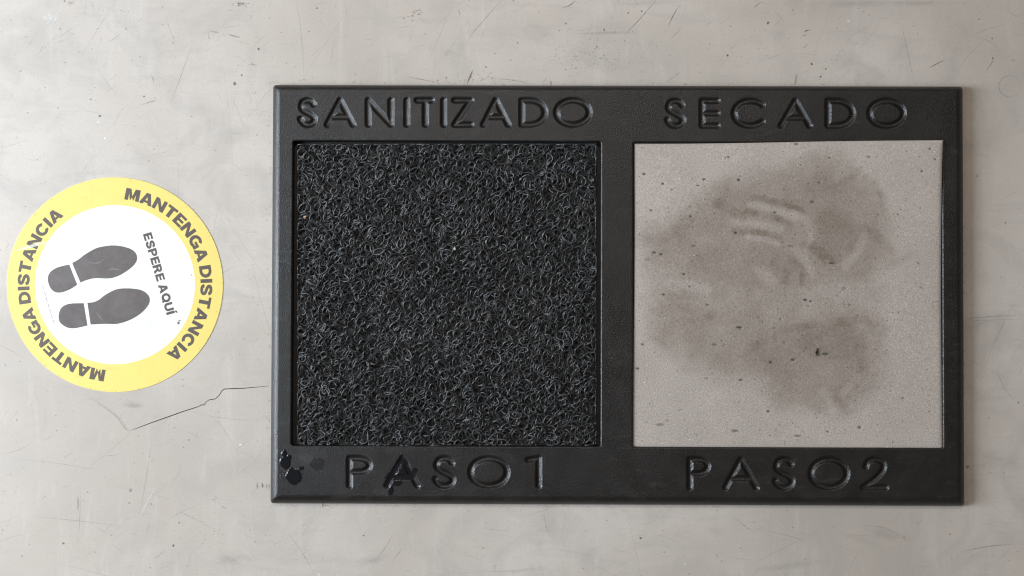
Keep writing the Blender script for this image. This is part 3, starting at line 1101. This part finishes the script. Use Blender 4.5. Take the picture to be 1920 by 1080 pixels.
ph = rng.random((NR, 1)) * 2 * np.pi
R = smooth_rand(NR, ns, int(nl * 0.6), 4.5, 13.0)
lean = smooth_rand(NR, ns, nl // 2, 0.45, 1.35)          # 0 = upright loop, pi/2 = lying flat
flip = np.where(rng.random((NR, 1)) < 0.12, -1.0, 1.0)
az = smooth_rand(NR, ns, nl // 2, -0.9, 0.9)
wob = smooth_rand(NR, ns, nl // 3, -9, 9)
adv = smooth_rand(NR, ns, nl // 2, 0.55, 1.45)
xc = cx0 - 26 + rng.random((NR, 1)) * 14 + np.cumsum(adv, 1) * LPX / SPL
th = 2 * np.pi * t[None, :] * np.where(rng.random((NR, 1)) < 0.5, 1, -1) + ph + smooth_rand(NR, ns, nl // 3, -2.5, 2.5)
zc = smooth_rand(NR, ns, nl // 3, -3.5, 2.5)              # in pixels round the middle of the pile
a_u, a_v = R * 0.92 * np.sin(th), R * np.cos(th)
du = a_u
dv = -a_v * np.sin(lean) * flip                          # toward the top of the picture where the loop is high
dz = a_v * np.cos(lean)
gx = xc + du * np.cos(az) - dv * np.sin(az)
gy = rows_y[:, None] + wob + du * np.sin(az) * 0.8 + dv * np.cos(az)
gz = 3.2 + zc + dz * 0.8
# the panel is cut square: strands turn down at its sides
gy = np.clip(gy, cy0 + 1.3 + rng.random((NR, 1)) * 2.0, cy1 - 1.3 - rng.random((NR, 1)) * 2.0)
gxc = np.clip(gx, cx0 + 1.3 + rng.random((NR, 1)) * 2.0, cx1 - 1.3 - rng.random((NR, 1)) * 2.0)
gx = gxc
gz = np.clip(gz, 1.4, 19.0)
C3 = PV(gx, gy, zb1 + gz * S * 0.62)
T = np.gradient(C3, axis=1)
T /= np.linalg.norm(T, axis=-1, keepdims=True) + 1e-12
nrm = np.stack([np.zeros_like(lean), np.cos(lean), np.sin(lean) * flip], -1) + 1e-3
Bn = np.cross(T, nrm)
Bn /= np.linalg.norm(Bn, axis=-1, keepdims=True) + 1e-9
Nn = np.cross(Bn, T)
rad = 1.0 * S * (0.85 + 0.3 * rng.random((NR, 1, 1)))
SD = 5
ring = np.stack([C3 + rad * (math.cos(2 * math.pi * k / SD) * Bn + math.sin(2 * math.pi * k / SD) * Nn) for k in range(SD)], 2)
idx = np.arange(NR * ns * SD).reshape(NR, ns, SD)
inside_x = (xc[:, :-1] > cx0 - 4) & (xc[:, 1:] < cx1 + 4)
A = idx[:, :-1, :]
B = idx[:, 1:, :]
F = np.stack([A, B, np.roll(B, -1, 2), np.roll(A, -1, 2)], -1)[inside_x].reshape(-1, 4)
va, fa = compact(ring.reshape(-1, 3), F)
# the upper layer: single cursive loops standing up out of the pile
q_ = 55
gxx, gyy = np.meshgrid((np.arange(q_) + 0.5) / q_, (np.arange(q_) + 0.5) / q_)
NLp = q_ * q_
lx = cx0 + (gxx.ravel() + rng.normal(0, 0.5 / q_, NLp)) * (cx1 - cx0)
ly = cy0 + (gyy.ravel() + rng.normal(0, 0.5 / q_, NLp)) * (cy1 - cy0) + 3
MS = 22
tt = np.linspace(-0.34, 1.34, MS)[None, :] + np.zeros((NLp, 1))
th = 2 * np.pi * tt
Rw = (rng.gamma(9, 0.92, NLp) + 2.0)[:, None]
Rh = Rw * rng.uniform(0.85, 1.45, NLp)[:, None]
ext = rng.uniform(0, 20, NLp)[:, None]
mir = np.where(rng.random(NLp) < 0.5, 1.0, -1.0)[:, None]
az = np.where(rng.random(NLp) < 0.8, rng.normal(0, 0.55, NLp), rng.uniform(0, 6.28, NLp))[:, None]
lean = rng.uniform(0.72, 1.3, NLp)[:, None]
skewx = rng.normal(0, 0.2, NLp)[:, None]
au = mir * (ext * (tt - 0.5) + Rw * np.sin(th) * (1 + 0.25 * np.cos(th)))
av = -Rh * np.cos(th)
au = au + skewx * av
end = np.clip(np.abs(tt - 0.5) - 0.55, 0, 1) * 2.0
up = av * np.sin(lean)
gx2 = lx[:, None] + au * np.cos(az) - up * np.sin(az)
gy2 = ly[:, None] - (up * np.cos(az) + au * np.sin(az))
ztop = (0.0006 + 0.0046 * rng.random(NLp) ** 1.2 + 0.0024 * np.exp(-((lx - 735) / 95) ** 2 - ((ly - 625) / 70) ** 2))[:, None]
z2 = ZT - ztop + (av - Rh) * np.cos(lean) * S * 0.9 - end * 3.5 * S
m1 = rng.random((NLp, 1)) * 1.6
gx2 = np.clip(gx2, cx0 + 1.3 + m1, cx1 - 1.3 - m1)
gy2 = np.clip(gy2, cy0 + 1.3 + m1, cy1 - 1.3 - m1)
z2 = np.maximum(z2, zb1 + 0.0006)
C3 = PV(gx2, gy2, z2)
T = np.gradient(C3, axis=1)
T /= np.linalg.norm(T, axis=-1, keepdims=True) + 1e-12
n0 = np.stack([np.sin(az) * np.cos(lean), -np.cos(az) * np.cos(lean), np.sin(lean)], -1) + 1e-3
Bn = np.cross(T, n0)
Bn /= np.linalg.norm(Bn, axis=-1, keepdims=True) + 1e-9
Nn = np.cross(Bn, T)
rad = 1.06 * S * (0.85 + 0.3 * rng.random((NLp, 1, 1)))
ring = np.stack([C3 + rad * (math.cos(2 * math.pi * k / SD) * Bn + math.sin(2 * math.pi * k / SD) * Nn) for k in range(SD)], 2)
idx = np.arange(NLp * MS * SD).reshape(NLp, MS, SD)
A, B = idx[:, :-1, :], idx[:, 1:, :]
fb = np.stack([A, B, np.roll(B, -1, 2), np.roll(A, -1, 2)], -1).reshape(-1, 4)
fil = mesh_obj('filament', np.concatenate([va, ring.reshape(-1, 3)]), np.concatenate([fa, fb + len(va)]), M_coil, coil_root, smooth=True)
fil['kind'] = 'stuff'

# ------------------------------------------------------------------ foam pad
pad_root = empty('foam_pad', P(1478, 552, ZT - 0.0121))
tag(pad_root, 'grey foam drying pad with brown shoe stains under SECADO', 'mat insert')
NG = 470
u = np.linspace(0, 1, NG)
U, Vv = np.meshgrid(u, u)
Lx = 1189.5 - 1.5 * Vv + 0.8 * np.sin(Vv * 5)
Rx_ = 1768.5 - 4.6 * np.sin(np.pi * np.clip(Vv, 0, 1)) ** 0.6 * (1 - 0.45 * Vv) - 0.8 * (Vv)
Ty = 269.5 - 7.0 * U ** 1.3 + 0.6 * np.sin(U * 7)
By = 838.0 + 2.6 * U
PX = Lx * (1 - U) + Rx_ * U
PY = Ty * (1 - Vv) + By * Vv
curl = np.clip(1 - np.hypot((1 - U) * 1.15, Vv * 1.6) / 0.5, 0, 1) ** 2
PZ = ZT - 0.0022 + 0.0030 * curl + 0.0068 * U ** 0.9 * np.exp(-Vv / 0.22) + 0.0008 * (fbm(PX, PY, 140, 31, 2) - 0.5)
PZ -= 0.0012 * np.exp(-np.minimum(np.minimum(U, 1 - U), np.minimum(Vv, 1 - Vv)) / 0.004)
# stains, in the coordinates of a 1080-pixel enlargement of the pad
QX = (PX - 1180) * 1.8
QY = (PY - 250) * 1.8
wx = QX + 46 * (fbm(QX, QY, 90, 41, 4) - 0.5)
wy = QY + 46 * (fbm(QX, QY, 90, 47, 4) - 0.5)


def polymask(poly, soft):
    d = seg_dist(wx, wy, poly + [poly[0]])
    d = np.where(inside(wx, wy, poly), d, -d)
    return sstep(-soft * 0.5, soft, d)


vx_ = QX + 14 * (fbm(QX, QY, 40, 91, 3) - 0.5)
vy_ = QY + 14 * (fbm(QX, QY, 40, 95, 3) - 0.5)


def stroke(pts, w, soft):
    return 1 - sstep(w, w + soft, seg_dist(vx_, vy_, catmull(pts, 4)))


D = np.zeros_like(QX)
wx = wx + 16 * (fbm(QX, QY, 22, 43, 3) - 0.5)
wy = wy + 16 * (fbm(QX, QY, 22, 49, 3) - 0.5)
cl = 0.62 + 0.76 * fbm(QX, QY, 60, 61, 5)
D += 0.38 * cl * polymask([(60, 350), (200, 250), (330, 145), (480, 135), (620, 75), (760, 85), (850, 200), (870, 300), (890, 420), (820, 480), (640, 500), (500, 520), (330, 560), (180, 470), (80, 430)], 85)
D += 0.50 * cl * polymask([(640, 240), (700, 255), (800, 320), (770, 400), (690, 440), (620, 390), (625, 300)], 32)
D += 0.14 * cl * polymask([(230, 330), (420, 370), (560, 430), (620, 500), (500, 520), (330, 540), (200, 450)], 60)
D += 0.36 * cl * polymask([(490, 650), (560, 590), (750, 580), (850, 640), (860, 740), (800, 900), (740, 955), (600, 940), (470, 930), (470, 830), (400, 780), (420, 690)], 85)
D += 0.30 * cl * polymask([(540, 640), (760, 620), (830, 680), (810, 800), (640, 800), (520, 720)], 50)
D += 0.24 * cl * polymask([(60, 560), (300, 550), (500, 600), (520, 820), (300, 830), (160, 780), (70, 700)], 90)
D += 0.18 * cl * polymask([(40, 300), (120, 330), (170, 480), (250, 620), (120, 700), (40, 600)], 80)
D += 0.12 * cl * polymask([(430, 960), (560, 960), (560, 1040), (420, 1040)], 60)
D += 0.34 * (0.6 + 0.8 * fbm(QX, QY, 110, 66, 4)) * polymask([(120, 220), (330, 110), (700, 50), (900, 300), (910, 860), (700, 990), (300, 860), (30, 720), (20, 350)], 140)
D = 0.74 * (1 - np.exp(-np.clip(D - 0.08, 0, 5) * 1.45 / 0.74))
for pts, w, a in [([(420, 213), (470, 224), (520, 238), (590, 266)], 4, .22), ([(395, 262), (450, 275), (500, 287), (545, 310)], 5, .2), ([(355, 328), (420, 333), (470, 340), (510, 358)], 5, .2),
                  ([(300, 235), (330, 250), (380, 285)], 14, .14), ([(590, 375), (630, 400), (660, 440)], 5, .2), ([(545, 425), (580, 455), (585, 505)], 5, .16), ([(490, 440), (530, 470), (520, 505)], 5, .12),
                  ([(620, 370), (660, 405), (690, 440)], 5, .16), ([(690, 200), (730, 155), (775, 125)], 7, .09), ([(800, 150), (845, 200), (858, 265)], 5, .18), ([(790, 320), (850, 360), (890, 400)], 12, .12),
                  ([(870, 450), (900, 435), (945, 412)], 5, .10), ([(490, 690), (540, 660), (610, 648)], 10, .22), ([(690, 640), (790, 630), (850, 665)], 12, .16), ([(70, 370), (120, 350), (200, 290)], 14, .10),
                  ([(80, 600), (200, 590), (280, 615)], 9, .18), ([(60, 690), (120, 720)], 9, .16), ([(690, 860), (730, 930), (760, 940)], 8, .2), ([(780, 790), (770, 860), (830, 860)], 10, .18),
                  ([(440, 705), (400, 740)], 10, .14), ([(590, 900), (640, 935)], 9, .18), ([(170, 800), (230, 790)], 8, .14), ([(210, 630), (270, 620)], 8, .14), ([(500, 1010), (520, 980)], 12, .14)]:
    D += (1.15 if pts[0][1] < 460 else 0.6) * a * stroke(pts, w * 0.8, 13) * (0.35 + 1.1 * sstep(0.25, 0.75, fbm(QX, QY, 30, 71, 4)))
for pts, w, a in [([(400, 240), (470, 252), (560, 285)], 5, .18), ([(350, 295), (430, 305), (510, 325)], 5, .16), ([(400, 350), (460, 356), (500, 372)], 4, .14), ([(430, 545), (520, 525), (610, 540)], 6, .05),
                  ([(790, 345), (770, 400), (730, 450)], 9, .14), ([(560, 395), (600, 430), (620, 480)], 5, .12), ([(520, 250), (600, 300), (610, 360)], 5, .1), ([(440, 460), (480, 500)], 14, .12),
                  ([(720, 880), (770, 820)], 7, .12), ([(650, 870), (690, 940)], 7, .12), ([(130, 510), (260, 520)], 16, .12)]:
    D -= 1.35 * a * stroke(pts, w * 0.8, 13)
D += 0.34 * (fbm(QX, QY, 60, 81, 5) - 0.5) * sstep(0.05, 0.4, D)
D = np.clip(D, 0, 0.85)
# pores: small torn pits, mostly stretched sideways
PO = np.zeros_like(QX)
pits = []
for i in range(190):
    s_ = random.choice([1.0, 1.0, 1.1, 1.3, 1.3, 1.6, 2.2])
    pits.append((random.uniform(1192, 1764), random.uniform(272, 836), s_ * random.uniform(1.0, 1.9), s_ * random.uniform(0.7, 0.95), random.uniform(0.2, 0.65)))
for x, y, rx, ry, a in [(372, 655, 11, 4, .9), (106, 983, 15, 5, .5), (358, 1004, 13, 5, .6), (570, 1021, 13, 4, .6), (664, 744, 13, 4, .8), (289, 713, 11, 4, .55), (619, 231, 8, 4, .7), (564, 36, 8, 4, .7),
                       (85, 402, 8, 4, .8), (108, 408, 7, 4, .8), (51, 137, 7, 4, .8), (219, 380, 9, 3, .6), (360, 336, 6, 4, .9), (595, 562, 8, 4, .9), (613, 567, 5, 3, .9), (553, 764, 8, 4, .8),
                       (478, 772, 6, 4, .8), (377, 832, 8, 4, .7), (470, 938, 7, 4, .8), (778, 992, 7, 5, .7), (670, 1007, 7, 3, .6), (130, 969, 7, 4, .4), (174, 933, 9, 3, .3), (63, 426, 14, 4, .3),
                       (114, 170, 6, 4, .8), (145, 190, 6, 3, .5), (254, 155, 7, 4, .7), (336, 80, 6, 4, .7), (988, 128, 5, 4, .7), (370, 157, 6, 5, .8), (46, 712, 6, 4, .7), (29, 794, 7, 4, .8), (684, 438, 9, 3, .9),
                       (75, 260, 6, 4, .6), (809, 79, 8, 3, .6), (1015, 53, 5, 4, .7), (1033, 88, 5, 4, .6), (676, 82, 6, 4, .5), (493, 267, 7, 4, .7), (545, 380, 11, 3, .6), (185, 475, 6, 4, .8), (117, 544, 6, 4, .8)]:
    pits.append((1180 + x / 1.8, 250 + y / 1.8, rx / 1.8, ry / 1.8, a))
gstep = (PX[0, 1] - PX[0, 0])
for x, y, rx, ry, a in pits:
    j = int((x - 1188) / gstep)
    i = int((y - 268) / 1.22)
    k = int(rx / gstep * 1.6) + 3
    sl = (slice(max(i - k, 0), i + k), slice(max(j - k, 0), j + k))
    q = np.hypot((PX[sl] - x) / rx, (PY[sl] - y) / ry)
    m = 1 - sstep(0.55, 1.25, q)
    PO[sl] = np.maximum(PO[sl], a * m)
    PZ[sl] -= 0.0009 * a * m
G = PV(PX, PY, PZ)
ii, jj = np.meshgrid(np.arange(NG - 1), np.arange(NG - 1))
a = jj * NG + ii
F = np.stack([a, a + NG, a + NG + 1, a + 1], -1).reshape(-1, 4)
mesh_obj('pad_top', G.reshape(-1, 3), F, M_foam, pad_root, smooth=True, attrs={'dirt': D, 'pore': PO})
edge = [(0, k) for k in range(0, NG - 1, 4)] + [(k, NG - 1) for k in range(0, NG - 1, 4)] + [(NG - 1, k) for k in range(NG - 1, 0, -4)] + [(k, 0) for k in range(NG - 1, 0, -4)]
topl = np.array([G[i, j] for i, j in edge])
botl = topl.copy()
botl[:, 2] -= 0.0092
g = Geo()
g.grid([[tuple(p) for p in topl], [tuple(p) for p in (topl + botl) / 2], [tuple(p) for p in botl]], True)
g.poly([tuple(p) for p in botl[::-1]])
g.build('pad_side', M_foam, pad_root)


# ------------------------------------------------------------------ crumbs
def crumb(name, px, py, z, r_, mat, label, sx=1.0, sy=1.0, cat='crumb'):
    import bmesh
    bm = bmesh.new()
    bmesh.ops.create_icosphere(bm, subdivisions=2, radius=1.0)
    for v in bm.verts:
        q = 0.72 + 0.5 * math.sin(v.co.x * 3.1 + px) * math.sin(v.co.y * 4.3 + py) + random.uniform(-.12, .12)
        v.co = Vector((v.co.x * r_ * S * sx, v.co.y * r_ * S * sy, v.co.z * r_ * S * 0.6 + r_ * S * 0.45)) * max(q, 0.5)
    me = bpy.data.meshes.new(name)
    bm.to_mesh(me)
    bm.free()
    me.materials.append(mat)
    o = bpy.data.objects.new(name, me)
    COL.objects.link(o)
    o.location = P(px, py, z)
    return tag(o, label, cat, 'crumbs on the inserts' if cat == 'crumb' else None)


crumb('crumb', 571.5, 407.5, ZT - 0.0035, 3.6, M_crumb_o, 'tiny ochre crumb caught at the left edge of the black coils')
crumb('crumb', 852, 466.5, ZT - 0.0030, 3.0, M_crumb_w, 'tiny pale crumb caught in the middle of the black coils')
crumb('crumb', 1302, 479.5, ZT - 0.0022, 3.0, M_crumb_o, 'tiny ochre crumb lying on the grey foam pad', 1.2, 0.8)
crumb('fluff', 1531, 661, ZT - 0.0024, 4.0, M_tuft, 'short black fibre stuck on the stained part of the foam pad', 0.65, 2.0, 'fluff')
